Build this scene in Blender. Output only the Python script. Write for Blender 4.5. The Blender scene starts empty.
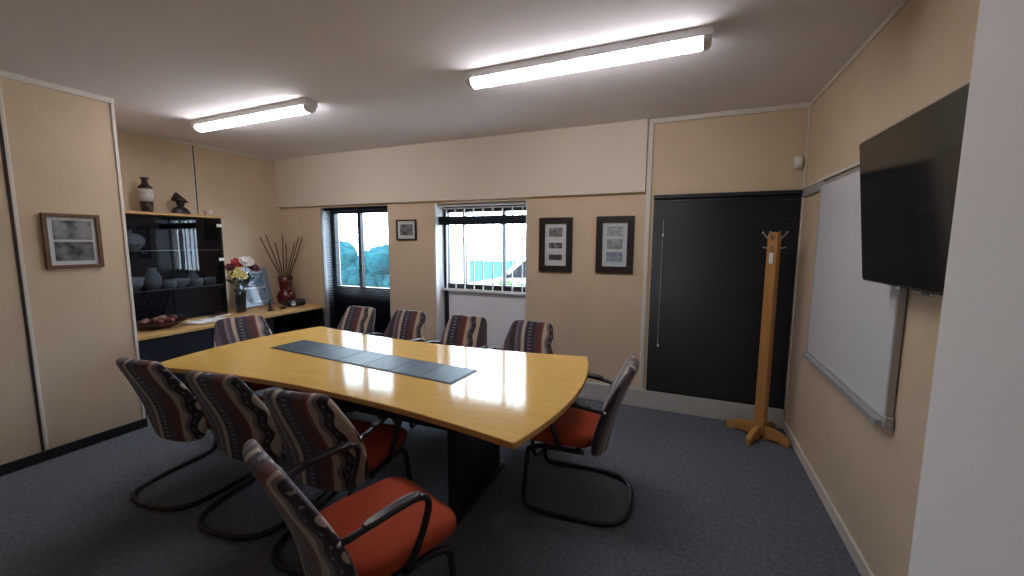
import bpy, bmesh, math, random
from mathutils import Vector, Matrix, Euler
random.seed(7)
scene = bpy.context.scene
COL = scene.collection
PI = math.pi

# ------------------------------------------------------------------ materials
def new_mat(name):
    m = bpy.data.materials.new(name); m.use_nodes = True
    nt = m.node_tree
    b = nt.nodes['Principled BSDF']
    return m, nt, b

def pm(name, col, rough=.5, metal=0., var=0., scale=30., bump=0., bscale=None, coat=0., spec=None):
    m, nt, b = new_mat(name)
    b.inputs['Base Color'].default_value = (*col, 1)
    b.inputs['Roughness'].default_value = rough
    b.inputs['Metallic'].default_value = metal
    b.inputs['Coat Weight'].default_value = coat
    b.inputs['Coat Roughness'].default_value = .08
    if spec is not None: b.inputs['Specular IOR Level'].default_value = spec
    tc = nt.nodes.new('ShaderNodeTexCoord')
    if var > 0:
        n = nt.nodes.new('ShaderNodeTexNoise'); n.inputs['Scale'].default_value = scale; n.inputs['Detail'].default_value = 5
        nt.links.new(tc.outputs['Object'], n.inputs['Vector'])
        r = nt.nodes.new('ShaderNodeMapRange'); r.inputs[1].default_value = .25; r.inputs[2].default_value = .75
        r.inputs[3].default_value = 1 - var; r.inputs[4].default_value = 1 + var
        nt.links.new(n.outputs['Fac'], r.inputs[0])
        mx = nt.nodes.new('ShaderNodeVectorMath'); mx.operation = 'SCALE'
        mx.inputs[0].default_value = col
        nt.links.new(r.outputs[0], mx.inputs['Scale'])
        nt.links.new(mx.outputs[0], b.inputs['Base Color'])
    if bump > 0:
        n2 = nt.nodes.new('ShaderNodeTexNoise'); n2.inputs['Scale'].default_value = bscale or scale * 4; n2.inputs['Detail'].default_value = 3
        nt.links.new(tc.outputs['Object'], n2.inputs['Vector'])
        bp = nt.nodes.new('ShaderNodeBump'); bp.inputs['Strength'].default_value = bump; bp.inputs['Distance'].default_value = .01
        nt.links.new(n2.outputs['Fac'], bp.inputs['Height'])
        nt.links.new(bp.outputs[0], b.inputs['Normal'])
    return m

def emit_mat(name, col, strength):
    m, nt, b = new_mat(name)
    b.inputs['Base Color'].default_value = (.8, .8, .8, 1)
    b.inputs['Emission Color'].default_value = (*col, 1)
    b.inputs['Emission Strength'].default_value = strength
    return m

def glass_mat(name, tint=(1, 1, 1), ior=1.5, rough=.0):
    m = bpy.data.materials.new(name); m.use_nodes = True
    nt = m.node_tree; nt.nodes.clear()
    out = nt.nodes.new('ShaderNodeOutputMaterial')
    tr = nt.nodes.new('ShaderNodeBsdfTransparent'); tr.inputs[0].default_value = (*tint, 1)
    gl = nt.nodes.new('ShaderNodeBsdfGlossy'); gl.inputs['Roughness'].default_value = rough
    gl.inputs['Color'].default_value = (.95, .97, 1, 1)
    fr = nt.nodes.new('ShaderNodeFresnel'); fr.inputs['IOR'].default_value = ior
    mx = nt.nodes.new('ShaderNodeMixShader')
    ge = nt.nodes.new('ShaderNodeNewGeometry'); iv = nt.nodes.new('ShaderNodeMath'); iv.operation = 'SUBTRACT'; iv.inputs[0].default_value = 1
    ml = nt.nodes.new('ShaderNodeMath'); ml.operation = 'MULTIPLY'
    nt.links.new(ge.outputs['Backfacing'], iv.inputs[1]); nt.links.new(fr.outputs[0], ml.inputs[0]); nt.links.new(iv.outputs[0], ml.inputs[1])
    nt.links.new(ml.outputs[0], mx.inputs[0]); nt.links.new(tr.outputs[0], mx.inputs[1]); nt.links.new(gl.outputs[0], mx.inputs[2])
    nt.links.new(mx.outputs[0], out.inputs['Surface'])
    return m

def wood_mat(name, c1, c2, rough, stretch=(1.2, 22, 22), coat=0.):
    m, nt, b = new_mat(name)
    tc = nt.nodes.new('ShaderNodeTexCoord'); mp = nt.nodes.new('ShaderNodeMapping')
    mp.inputs['Scale'].default_value = stretch
    n = nt.nodes.new('ShaderNodeTexNoise'); n.inputs['Scale'].default_value = 2.2; n.inputs['Detail'].default_value = 8; n.inputs['Roughness'].default_value = .65
    r = nt.nodes.new('ShaderNodeValToRGB')
    r.color_ramp.elements[0].position = .3; r.color_ramp.elements[0].color = (*c1, 1)
    r.color_ramp.elements[1].position = .72; r.color_ramp.elements[1].color = (*c2, 1)
    nt.links.new(tc.outputs['Object'], mp.inputs[0]); nt.links.new(mp.outputs[0], n.inputs['Vector'])
    nt.links.new(n.outputs['Fac'], r.inputs[0]); nt.links.new(r.outputs[0], b.inputs['Base Color'])
    b.inputs['Roughness'].default_value = rough
    b.inputs['Coat Weight'].default_value = coat; b.inputs['Coat Roughness'].default_value = .09
    return m

def stripe_mat():
    """woven tribal stripe cloth; the cut of the cloth differs per chair (object property stripe_shift)"""
    m, nt, b = new_mat('striped_upholstery')
    L = nt.links.new; N = nt.nodes.new
    def math_(op, a, bb=None, clamp=False):
        n = N('ShaderNodeMath'); n.operation = op; n.use_clamp = clamp
        for i, v in enumerate((a, bb)):
            if v is None: continue
            if isinstance(v, (int, float)): n.inputs[i].default_value = v
            else: L(v, n.inputs[i])
        return n.outputs[0]
    tc = N('ShaderNodeTexCoord'); sp = N('ShaderNodeSeparateXYZ'); L(tc.outputs['Object'], sp.inputs[0])
    at = N('ShaderNodeAttribute'); at.attribute_type = 'OBJECT'; at.attribute_name = 'stripe_shift'
    aw = N('ShaderNodeAttribute'); aw.attribute_type = 'OBJECT'; aw.attribute_name = 'stripe_wave'
    x, z = sp.outputs['X'], sp.outputs['Z']
    wv = math_('SINE', math_('ADD', math_('MULTIPLY', z, 15.), math_('MULTIPLY', at.outputs['Fac'], 9.)))
    wv = math_('MULTIPLY', wv, aw.outputs['Fac'])
    sn = N('ShaderNodeSeparateXYZ'); L(tc.outputs['Normal'], sn.inputs[0])
    sg = math_('SUBTRACT', 1., math_('MULTIPLY', math_('GREATER_THAN', sn.outputs['Y'], .35), 2.))
    u = math_('ADD', math_('ADD', math_('MULTIPLY', math_('MULTIPLY', x, sg), 1.48), at.outputs['Fac']), wv)
    u = math_('FRACT', math_('ADD', u, 10.))
    wob = math_('MULTIPLY', math_('MULTIPLY', math_('GREATER_THAN', u, .455), math_('LESS_THAN', u, .61)), math_('MULTIPLY', math_('SINE', math_('MULTIPLY', z, 46.)), .013))
    u = math_('ADD', u, wob)
    # the narrow snake stripe wanders more than the others
    ramp = N('ShaderNodeValToRGB'); cr = ramp.color_ramp; cr.interpolation = 'CONSTANT'
    purple = (.030, .019, .034); beige = (.44, .355, .27); grey = (.17, .135, .14); rust = (.085, .026, .024)
    navy = (.020, .020, .048); dark = (.014, .010, .014); mauve = (.085, .055, .085); red = (.19, .040, .028)
    stops = [(0, purple), (.07, grey), (.10, mauve), (.145, beige), (.19, navy), (.315, rust), (.40, red), (.425, beige), (.465, grey),
             (.50, dark), (.56, beige), (.625, purple), (.73, rust), (.79, beige), (.825, dark), (.885, beige), (.93, mauve)]
    cr.elements[0].position = 0; cr.elements[0].color = (*purple, 1)
    cr.elements[1].position = stops[1][0]; cr.elements[1].color = (*stops[1][1], 1)
    for p, c in stops[2:]:
        e = cr.elements.new(p); e.color = (*c, 1)
    L(u, ramp.inputs[0])
    def band(lo, hi):
        return math_('MULTIPLY', math_('GREATER_THAN', u, lo), math_('LESS_THAN', u, hi))
    dash = math_('LESS_THAN', math_('FRACT', math_('MULTIPLY', z, 38.)), .32)
    d1 = math_('MULTIPLY', band(.235, .275), dash)
    # diamonds in the dark stripes
    dz = math_('ABSOLUTE', math_('SUBTRACT', math_('FRACT', math_('MULTIPLY', z, 20.)), .5))
    du = math_('ABSOLUTE', math_('SUBTRACT', u, .53))
    dia = math_('LESS_THAN', math_('ADD', dz, math_('MULTIPLY', du, 20.)), .17)
    du2 = math_('ABSOLUTE', math_('SUBTRACT', u, .855))
    dia2 = math_('LESS_THAN', math_('ADD', dz, math_('MULTIPLY', du2, 18.)), .2)
    msk = math_('ADD', math_('ADD', d1, dia), dia2, True)
    mx = N('ShaderNodeMix'); mx.data_type = 'RGBA'
    L(math_('MULTIPLY', msk, .55), mx.inputs[0]); L(ramp.outputs[0], mx.inputs[6]); mx.inputs[7].default_value = (.40, .34, .29, 1)
    L(mx.outputs[2], b.inputs['Base Color'])
    b.inputs['Roughness'].default_value = .75
    b.inputs['Sheen Weight'].default_value = .25
    n2 = N('ShaderNodeTexNoise'); n2.inputs['Scale'].default_value = 260
    L(tc.outputs['Object'], n2.inputs['Vector'])
    bp = N('ShaderNodeBump'); bp.inputs['Strength'].default_value = .25; bp.inputs['Distance'].default_value = .002
    L(n2.outputs['Fac'], bp.inputs['Height']); L(bp.outputs[0], b.inputs['Normal'])
    return m

def photo_mat(name, lo, hi, scale, seed):
    """a small printed black and white photograph"""
    m, nt, b = new_mat(name)
    tc = nt.nodes.new('ShaderNodeTexCoord'); mp = nt.nodes.new('ShaderNodeMapping')
    mp.inputs['Location'].default_value = (seed * 3.1, seed * 1.7, seed); mp.inputs['Scale'].default_value = (scale, scale, scale)
    n = nt.nodes.new('ShaderNodeTexNoise'); n.inputs['Scale'].default_value = 1; n.inputs['Detail'].default_value = 4
    r = nt.nodes.new('ShaderNodeValToRGB')
    r.color_ramp.elements[0].position = .36; r.color_ramp.elements[0].color = (*lo, 1)
    r.color_ramp.elements[1].position = .64; r.color_ramp.elements[1].color = (*hi, 1)
    nt.links.new(tc.outputs['Object'], mp.inputs[0]); nt.links.new(mp.outputs[0], n.inputs['Vector'])
    nt.links.new(n.outputs['Fac'], r.inputs[0]); nt.links.new(r.outputs[0], b.inputs['Base Color'])
    b.inputs['Roughness'].default_value = .35
    return m

M = {}
M['wall'] = pm('tan_wallpaper', (.65, .52, .375), .85, var=.05, scale=3, bump=.25, bscale=180)
M['bulk'] = pm('cream_paint', (.70, .635, .53), .7, var=.02, scale=3)
M['ceil'] = pm('ceiling_paint', (.82, .79, .82), .9, var=.03, scale=2, bump=.1, bscale=90)
M['pier'] = pm('white_wall_paint', (.88, .86, .85), .7, var=.02, scale=3)
M['trim'] = pm('white_trim_paint', (.68, .64, .58), .55)
M['plinth'] = pm('grey_white_trunking', (.50, .51, .49), .5)
M['carpet'] = pm('blue_grey_carpet', (.132, .150, .186), .95, var=.35, scale=45, bump=.6, bscale=420)
M['blackbase'] = pm('black_skirting', (.012, .011, .012), .4)
M['reveal'] = pm('white_reveal', (.72, .72, .74), .6)
M['infill'] = pm('white_infill_board', (.86, .87, .92), .4)
M['revealshade'] = pm('shaded_reveal', (.30, .31, .34), .6)  # darker copy of the white reveal, shade painted in to mute daylight
M['joint'] = pm('dark_joint', (.03, .022, .018), .7)
M['table'] = wood_mat('maple_veneer', (.70, .415, .10), (.80, .51, .155), .11, (1.2, 16, 16), coat=0.)
M['tedge'] = wood_mat('maple_edge', (.52, .26, .07), (.62, .34, .10), .3)
M['tblack'] = pm('black_laminate', (.010, .010, .014), .45)
M['runner'] = pm('slate_blue_leather', (.028, .066, .105), .40, var=.15, scale=25, bump=.2, bscale=200)
M['runedge'] = pm('dark_leather_edge', (.010, .012, .016), .5)
M['red'] = pm('orange_red_upholstery', (.40, .052, .015), .85, var=.08, scale=60, bump=.3, bscale=500)
M['stripe'] = stripe_mat()
M['bmetal'] = pm('black_powder_steel', (.008, .009, .013), .32)
M['barm'] = pm('black_arm_pad', (.016, .016, .019), .28)
M['chrome'] = pm('chrome', (.7, .7, .72), .15, metal=1)
M['steel'] = pm('brushed_steel', (.45, .45, .47), .35, metal=1)
M['alu'] = pm('grey_aluminium', (.46, .46, .47), .4, metal=.3)
M['oak'] = wood_mat('oak_stand', (.42, .20, .055), (.52, .27, .085), .4, (16, 16, 1.2))
M['shelfwood'] = wood_mat('shelf_veneer', (.50, .30, .115), (.60, .38, .16), .4, (16, 1.2, 16))
M['navy'] = pm('dark_blue_laminate', (.010, .014, .026), .35)
M['cabin'] = pm('cabinet_black_inside', (.013, .014, .018), .5)
M['smoke'] = glass_mat('smoked_glass', (.58, .62, .68), 1.42)
M['glass'] = glass_mat('window_glass', (.96, .98, 1))
M['shelfglass'] = glass_mat('shelf_glass', (.72, .84, .82))
M['shelfedge'] = pm('shelf_edge', (.40, .46, .44), .3)
M['vaseglass'] = glass_mat('vase_glass', (.80, .84, .86), 1.6)
M['frameblue'] = pm('window_frame_navy', (.012, .015, .024), .4)
M['slat'] = pm('black_blind_slat', (.008, .010, .015), .40)
M['slatblue'] = pm('navy_blind_slat', (.006, .009, .017), .6, spec=.05)
M['white'] = pm('white_paint_metal', (.78, .78, .78), .4)
M['wboard'] = pm('whiteboard_enamel', (.72, .74, .78), .22)
M['screen'] = pm('tv_screen', (.006, .006, .007), .10)
M['tvbody'] = pm('tv_plastic', (.010, .010, .011), .35)
M['tube'] = emit_mat('lit_diffuser', (1, .96, .98), 24.)
M['lampwhite'] = pm('lamp_metal', (.85, .84, .84), .45)
M['brownframe'] = wood_mat('walnut_frame', (.10, .055, .025), (.17, .10, .05), .4)
M['blackframe'] = pm('espresso_frame', (.018, .012, .012), .4)
M['mat'] = pm('white_mount', (.72, .70, .66), .8)
M['matcool'] = pm('pale_mount', (.66, .68, .68), .8)
M['silver'] = pm('silver_blue_frame', (.32, .38, .46), .35, metal=.4)
M['vasedark'] = pm('dark_brown_glaze', (.022, .014, .012), .3)
M['vaseband'] = pm('cream_band', (.55, .52, .50), .5, var=.2, scale=40)
M['bronze'] = pm('dark_bronze', (.022, .014, .010), .45, var=.3, scale=40)
M['candle'] = pm('peach_wax', (.62, .42, .30), .6)
M['pink'] = pm('pale_pink_glass', (.60, .50, .46), .2)
M['redglaze'] = pm('oxblood_glaze', (.085, .008, .010), .22)
M['stick'] = pm('dry_brown_stick', (.085, .045, .03), .8, var=.3, scale=30)
M['plastic'] = pm('black_plastic', (.008, .008, .009), .3)
M['paper'] = pm('white_paper', (.78, .78, .80), .8)
M['bowl'] = pm('dark_red_bowl', (.045, .012, .012), .3)
M['pod'] = pm('dried_pod', (.20, .11, .085), .7, var=.4, scale=60)
M['podred'] = pm('dried_red_pod', (.12, .025, .025), .6, var=.3, scale=60)
M['bookred'] = pm('dark_red_cover', (.10, .018, .016), .5)
M['china'] = pm('white_china', (.62, .64, .60), .3)
M['chinagrey'] = pm('grey_stoneware', (.40, .42, .40), .45)
M['fwhite'] = pm('white_petal', (.75, .70, .68), .7)
M['fyellow'] = pm('cream_yellow_petal', (.72, .62, .26), .7)
M['fred'] = pm('red_petal', (.42, .025, .03), .6)
M['fdark'] = pm('dark_maroon_petal', (.10, .015, .02), .6)
M['leaf'] = pm('dark_leaf', (.016, .035, .022), .5, var=.3, scale=40)
M['leafblue'] = pm('blue_green_leaf', (.03, .06, .075), .5)
M['sensor'] = pm('sensor_plastic', (.78, .76, .72), .4)
M['ground'] = pm('pale_paving', (.55, .55, .55), .9, var=.1, scale=3)
M['outwall'] = pm('pale_render', (.82, .80, .80), .9, var=.08, scale=2)
M['teal'] = pm('teal_panel', (.05, .15, .15), .6, var=.1, scale=3, spec=.1)
M['hedge'] = pm('hedge_leaf', (.007, .060, .074), .7, var=.4, scale=9, spec=.04)
M['bush'] = pm('bush_leaf', (.03, .085, .012), .7, var=.5, scale=14)
M['bark'] = pm('bark', (.30, .24, .20), .9, var=.3, scale=12)
M['carwhite'] = pm('white_car_paint', (.8, .8, .8), .25, coat=.5)
M['carglass'] = pm('car_window_glass', (.02, .025, .03), .08)
M['tyre'] = pm('tyre_rubber', (.012, .012, .013), .8)

# ------------------------------------------------------------------ mesh helpers
def obj(name, bm, mat, parent=None, loc=None, rot=None, smooth=False, bevel=0., seg=2, subsurf=0, recalc=True):
    if recalc: bmesh.ops.recalc_face_normals(bm, faces=bm.faces)
    me = bpy.data.meshes.new(name); bm.to_mesh(me); bm.free()
    if smooth:
        for p in me.polygons: p.use_smooth = True
    o = bpy.data.objects.new(name, me); COL.objects.link(o)
    mats = mat if isinstance(mat, (list, tuple)) else [mat]
    for mm in mats: me.materials.append(mm)
    if parent: o.parent = parent
    if loc: o.location = loc
    if rot: o.rotation_euler = rot
    if bevel:
        md = o.modifiers.new('bevel', 'BEVEL'); md.width = bevel; md.segments = seg; md.limit_method = 'ANGLE'; md.angle_limit = math.radians(40)
    if subsurf:
        md = o.modifiers.new('sub', 'SUBSURF'); md.levels = subsurf; md.render_levels = subsurf
    return o

def thing(name, label, cat, loc=(0, 0, 0), rotz=0., group=None):
    o = bpy.data.objects.new(name, None); COL.objects.link(o)
    o.location = loc; o.rotation_euler = (0, 0, rotz); o.empty_display_size = .05
    o['label'] = label; o['category'] = cat
    if group: o['group'] = group
    return o

def tag(o, label, cat, group=None):
    o['label'] = label; o['category'] = cat
    if group: o['group'] = group
    return o

def struct(o):
    o['kind'] = 'structure'; return o

def bx(bm, x0, x1, y0, y1, z0, z1, mi=0):
    v = [bm.verts.new(p) for p in ((x0, y0, z0), (x1, y0, z0), (x1, y1, z0), (x0, y1, z0), (x0, y0, z1), (x1, y0, z1), (x1, y1, z1), (x0, y1, z1))]
    for f in ((0, 3, 2, 1), (4, 5, 6, 7), (0, 1, 5, 4), (1, 2, 6, 5), (2, 3, 7, 6), (3, 0, 4, 7)):
        bm.faces.new([v[i] for i in f]).material_index = mi
    return v

def box(name, x0, x1, y0, y1, z0, z1, mat, parent=None, bevel=0., **k):
    bm = bmesh.new(); bx(bm, x0, x1, y0, y1, z0, z1)
    return obj(name, bm, mat, parent, bevel=bevel, **k)

def loft(bm, rings, closed=True, cap=True, mi=0):
    prev = None; first = None
    for r in rings:
        vs = [bm.verts.new(p) for p in r]
        if prev:
            n = len(vs)
            for i in range(n if closed else n - 1):
                j = (i + 1) % n
                bm.faces.new((prev[i], prev[j], vs[j], vs[i])).material_index = mi
        else: first = vs
        prev = vs
    if cap:
        bm.faces.new(list(reversed(first))).material_index = mi
        bm.faces.new(prev).material_index = mi

def lathe(bm, prof, seg=24, c=(0, 0, 0), mi=0, cap=True):
    rings = []
    for r, z in prof:
        rings.append([(c[0] + max(r, 1e-4) * math.cos(2 * PI * i / seg), c[1] + max(r, 1e-4) * math.sin(2 * PI * i / seg), c[2] + z) for i in range(seg)])
    loft(bm, rings, True, cap, mi)

def smooth_path(pts, n=8):
    """Catmull-Rom through pts"""
    P = [Vector(p) for p in pts]; out = []
    for i in range(len(P) - 1):
        p0 = P[max(i - 1, 0)]; p1 = P[i]; p2 = P[i + 1]; p3 = P[min(i + 2, len(P) - 1)]
        for k in range(n):
            t = k / n
            out.append(.5 * ((2 * p1) + (-p0 + p2) * t + (2 * p0 - 5 * p1 + 4 * p2 - p3) * t * t + (-p0 + 3 * p1 - 3 * p2 + p3) * t ** 3))
    out.append(P[-1]); return out

def tube(bm, path, r, seg=10, mi=0, rx=None, r_end=None):
    path = [Vector(p) for p in path]
    rings = []; up = None
    for i, p in enumerate(path):
        t = (path[min(i + 1, len(path) - 1)] - path[max(i - 1, 0)]).normalized()
        if up is None:
            up = Vector((0, 0, 1)) if abs(t.z) < .9 else Vector((1, 0, 0))
        u = (up - t * up.dot(t)).normalized(); up = u
        s = t.cross(u)
        f = i / (len(path) - 1)
        rr = r if r_end is None else r + (r_end - r) * f
        a, b_ = rr, (rx or rr)
        rings.append([p + u * a * math.cos(2 * PI * k / seg) + s * b_ * math.sin(2 * PI * k / seg) for k in range(seg)])
    loft(bm, rings)

def prism(bm, outline, z0, z1, mi=0):
    loft(bm, [[(x, y, z0) for x, y in outline], [(x, y, z1) for x, y in outline]], mi=mi)

def blob(bm, c, r, sx=1, sy=1, sz=1, rough=0., sub=2):
    ret = bmesh.ops.create_icosphere(bm, subdivisions=sub, radius=1)
    for v in ret['verts']:
        k = 1 + random.uniform(-rough, rough)
        v.co = Vector((c[0] + v.co.x * r * sx * k, c[1] + v.co.y * r * sy * k, c[2] + v.co.z * r * sz * k))

def dup(root):
    r = root.copy(); COL.objects.link(r)
    for ch in list(root.children):
        c = ch.copy(); COL.objects.link(c); c.parent = r
        for g in ch.children:
            d = g.copy(); COL.objects.link(d); d.parent = c
    return r

# ------------------------------------------------------------------ room shell
H = 2.6; YB = 3.855; XR = .848; XL = -5.01; XP = -4.042; YP = 1.762; YF = -1.4
struct(box('floor', -5.6, 1.6, YF - .2, YB + .5, -.1, 0, M['carpet']))
struct(box('ceiling', -5.6, 1.6, YF - .2, YB + .5, H, H + .1, M['ceil']))
struct(box('wall_right', XR, XR + .2, YF - .2, YB + .4, 0, H, M['wall']))
struct(box('wall_left', XL - .2, XL, YP, YB + .4, 0, H, M['wall']))
# room divider that closes the niche on the near side
struct(box('wall_partition', XL - .2, XP, YF - .2, YP, 0, H, M['wall']))
struct(box('wall_front', XP, XR, YF - .2, YF, 0, H, M['wall']))
struct(box('wall_pier', .49, XR, YF, 1.10, 0, H, M['pier'], bevel=.012))
# back wall with two openings
W1 = (-4.29, -3.215, 0.0, 1.955); W2 = (-2.575, -1.47, 0.0, 1.955); WT = .30
bm = bmesh.new()
for x0, x1, z0, z1 in ((XL, W1[0], 0, H), (W1[0], W1[1], W1[3], H), (W1[1], W2[0], 0, H), (W2[0], W2[1], W2[3], H), (W2[1], XR, 0, H)):
    bx(bm, x0, x1, YB + .002, YB + WT, z0, z1)
bmesh.ops.remove_doubles(bm, verts=bm.verts, dist=1e-5)
wb = struct(obj('wall_back', bm, M['wall']))
struct(box('wall_bulkhead', XL, -.335, 3.812, YB + .01, 1.978, H, M['bulk'], bevel=.004))
# plastered reveals; the glazed door's colour is darkened against the daylight on it
n = 1
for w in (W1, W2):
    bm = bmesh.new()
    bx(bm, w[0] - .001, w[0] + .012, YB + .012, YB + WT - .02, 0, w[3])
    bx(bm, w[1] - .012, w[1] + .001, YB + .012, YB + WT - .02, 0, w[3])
    struct(obj('trim_%d' % n, bm, M['reveal'] if w is W2 else M['revealshade'])); n += 1

def trim(x0, x1, y0, y1, z0, z1, m='trim', bevel=.004):
    global n
    o = struct(box('trim_%d' % n, x0, x1, y0, y1, z0, z1, M[m], bevel=bevel)); n += 1; return o
trim(-.328, -.288, YB - .022, YB + .004, .17, H)                  # upright between bulkhead and blind
trim(-.288, XR, YB - .022, YB + .004, H - .038, H)               # along the ceiling
trim(XR - .014, XR, YB - .026, YB, .0, H - .04)                  # corner
trim(XR - .012, XR, 1.10, YB - .026, H - .03, H)                 # right wall ceiling line
trim(XP - .004, XP + .02, YF, YP + .01, H - .04, H)              # partition ceiling line
trim(XP - .02, XP + .008, YP - .012, YP + .010, .0, H - .04)      # partition edge
trim(XL, XL + .02, YP + .02, 3.812, H - .03, H)                  # niche ceiling line
trim(XP - .002, XP + .008, 1.193, 1.214, .075, H - .04)          # partition panel joint cover
trim(XP - .002, XP + .004, 1.180, 1.193, .075, H - .04, 'joint', 0)
trim(XL, XL + .008, 2.822, 2.838, 1.81, H - .03)
trim(XL, XL + .004, 2.838, 2.851, .74, H - .03, 'joint', 0)
struct(box('baseboard_right', XR - .016, XR, 1.10, YB - .026, 0, .075, M['trim'], bevel=.004))
struct(box('baseboard_left', XP, XP + .014, YF, YP + .014, 0, .072, M['blackbase'], bevel=.003))
struct(box('baseboard_back', W2[1] + .01, XR - .017, YB - .045, YB + .004, 0, .17, M['plinth'], bevel=.006))

# ------------------------------------------------------------------ openings
# window_1: glazed door leaf in dark frame
gy = YB + .19
w1 = bpy.data.objects.new('window_1', None); COL.objects.link(w1); w1.location = ((W1[0] + W1[1]) / 2, gy, 0); struct(w1)
def rel(root, name, parts, mat, bevel=0., **k):
    bm = bmesh.new(); l = root.location
    for p in parts: bx(bm, p[0] - l.x, p[1] - l.x, p[2] - l.y, p[3] - l.y, p[4] - l.z, p[5] - l.z)
    return obj(name, bm, mat, root, bevel=bevel, **k)
a, b_ = W1[0] + .012, W1[1] - .012
rel(w1, 'door_frame', [(a, a + .06, gy - .03, gy + .03, 0, 1.955), (b_ - .05, b_, gy - .03, gy + .03, 0, 1.955), (a + .06, b_ - .05, gy - .03, gy + .03, 1.89, 1.955),
     (a + .06, b_ - .05, gy - .03, gy + .03, 0, .06), (a + .06, b_ - .05, gy - .03, gy + .03, .88, .95)], M['frameblue'])
rel(w1, 'mullion', [(-3.835, -3.785, gy - .026, gy + .026, .95, 1.89)], M['frameblue'])
rel(w1, 'lower_panel', [(a + .06, b_ - .05, gy - .012, gy + .012, .06, .88)], M['frameblue'])
rel(w1, 'pane', [(a + .06, -3.835, gy - .003, gy + .003, .95, 1.89)], M['glass'])
rel(w1, 'pane', [(-3.785, b_ - .05, gy - .003, gy + .003, .95, 1.89)], M['glass'])
# window_2: steel window over a white infill panel
gy2 = YB + .20
w2 = bpy.data.objects.new('window_2', None); COL.objects.link(w2); w2.location = ((W2[0] + W2[1]) / 2, gy2, 0); struct(w2)
a, b_ = W2[0] + .012, W2[1] - .012
rel(w2, 'window_frame', [(a, a + .055, gy2 - .025, gy2 + .025, 0, 1.955), (b_ - .03, b_, gy2 - .025, gy2 + .025, 0, 1.955), (a + .055, b_ - .03, gy2 - .025, gy2 + .025, 1.865, 1.955),
     (a + .055, b_ - .03, gy2 - .025, gy2 + .025, .985, 1.055)], M['frameblue'])
rel(w2, 'mullion', [(-2.310, -2.280, gy2 - .022, gy2 + .022, 1.055, 1.865)], M['frameblue'])
rel(w2, 'mullion', [(-1.820, -1.790, gy2 - .022, gy2 + .022, 1.055, 1.865)], M['frameblue'])
for x0, x1 in ((a + .055, -2.310), (-2.280, -1.820), (-1.790, b_ - .03)):
    rel(w2, 'pane', [(x0, x1, gy2 - .003, gy2 + .003, 1.055, 1.865)], M['glass'])
rel(w2, 'infill_panel', [(a + .058, b_ - .03, gy2 - .02, gy2 + .02, 0, .985)], M['infill'])
rel(w2, 'sill', [(a, b_, gy2 - .075, gy2 - .025, .973, .985)], M['white'], bevel=.003)
# white burglar bars in front of window 2
g = thing('burglar_bars', 'white vertical burglar bars in front of the clear window with the raised blind', 'burglar bars', (-2.02, gy2 - .06, .985))
def relg(name, p, mat=M['white']):
    l = g.location; bm = bmesh.new(); bx(bm, p[0] - l.x, p[1] - l.x, p[2] - l.y, p[3] - l.y, p[4] - l.z, p[5] - l.z); return obj(name, bm, mat, g)
bars = [-2.50 + .1165 * i for i in range(9)]
for x in bars: relg('bar', (x - .006, x + .006, gy2 - .066, gy2 - .054, 1.0, 1.90))
relg('rail', (a + .002, b_ - .002, gy2 - .069, gy2 - .051, .986, 1.0)); relg('rail', (a + .002, b_ - .002, gy2 - .069, gy2 - .051, 1.90, 1.914))

# blinds
def blind(name, label, x0, x1, y, ztop, zbot, pitch, depth, tilt, mat, cord_x=None, wand_x=None, group='venetian blinds'):
    r = thing(name, label, 'blind', ((x0 + x1) / 2, y, zbot), 0, group)
    l = r.location
    def loc(p): return (p[0] - l.x, p[1] - l.y, p[2] - l.z)
    def bb(nm, X0, X1, Y0, Y1, Z0, Z1, m, bev=.003):
        bm = bmesh.new(); bx(bm, X0 - l.x, X1 - l.x, Y0 - l.y, Y1 - l.y, Z0 - l.z, Z1 - l.z); return obj(nm, bm, m, r, bevel=bev)
    bb('headrail', x0, x1, y - .02, y + .02, ztop - .032, ztop, mat)
    bm = bmesh.new(); z = ztop - .045; c, s = math.cos(tilt), math.sin(tilt)
    while z > zbot + .02:
        pr = []
        for k in range(4):
            t = -1 + 2 * k / 3; d = t * depth / 2; h = .0022 * (1 - t * t)
            pr.append((d * c - h * s, d * s + h * c))
        lo = [(p[0] + .0005 * s, p[1] - .0006) for p in pr]
        ring = pr + lo[::-1]
        loft(bm, [[loc((x0 + .004, y + q[0], z + q[1])) for q in ring], [loc((x1 - .004, y + q[0], z + q[1])) for q in ring]])
        z -= pitch
    obj('slats', bm, mat, r, smooth=False)
    bb('bottom_rail', x0 + .002, x1 - .002, y - .013, y + .013, zbot, zbot + .014, mat)
    for f in (.12, .88):
        xx = x0 + (x1 - x0) * f
        bm = bmesh.new(); tube(bm, [loc((xx, y - depth / 2 - .002, zbot + .01)), loc((xx, y - depth / 2 - .002, ztop - .03))], .0009, 6); obj('ladder_cord', bm, mat, r)
    if wand_x is not None:
        bm = bmesh.new(); tube(bm, [loc((wand_x, y - .03, ztop - .22)), loc((wand_x - .004, y - .03, .62))], .0022, 8); obj('pull_cord', bm, M['alu'], r)
        for zz in (ztop - .36, .60):
            bm = bmesh.new(); lathe(bm, [(.002, .03), (.006, .022), (.009, .006), (.008, 0)], 12, loc((wand_x, y - .03, zz))); t = obj('cord_tassel', bm, M['white'], r, smooth=True)
    return r
blind('venetian_blind', 'closed black floor-length venetian blind behind the coat stand', -.262, XR - .017, YB - .024, 1.947, .172, .0205, .025, math.radians(66), M['slat'], wand_x=-.17)
blind('venetian_blind', 'dark navy venetian blind with open slats over the glazed door', W1[0] + .03, W1[1] - .016, YB + .05, 1.952, .10, .0215, .025, math.radians(10), M['slatblue'])
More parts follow.
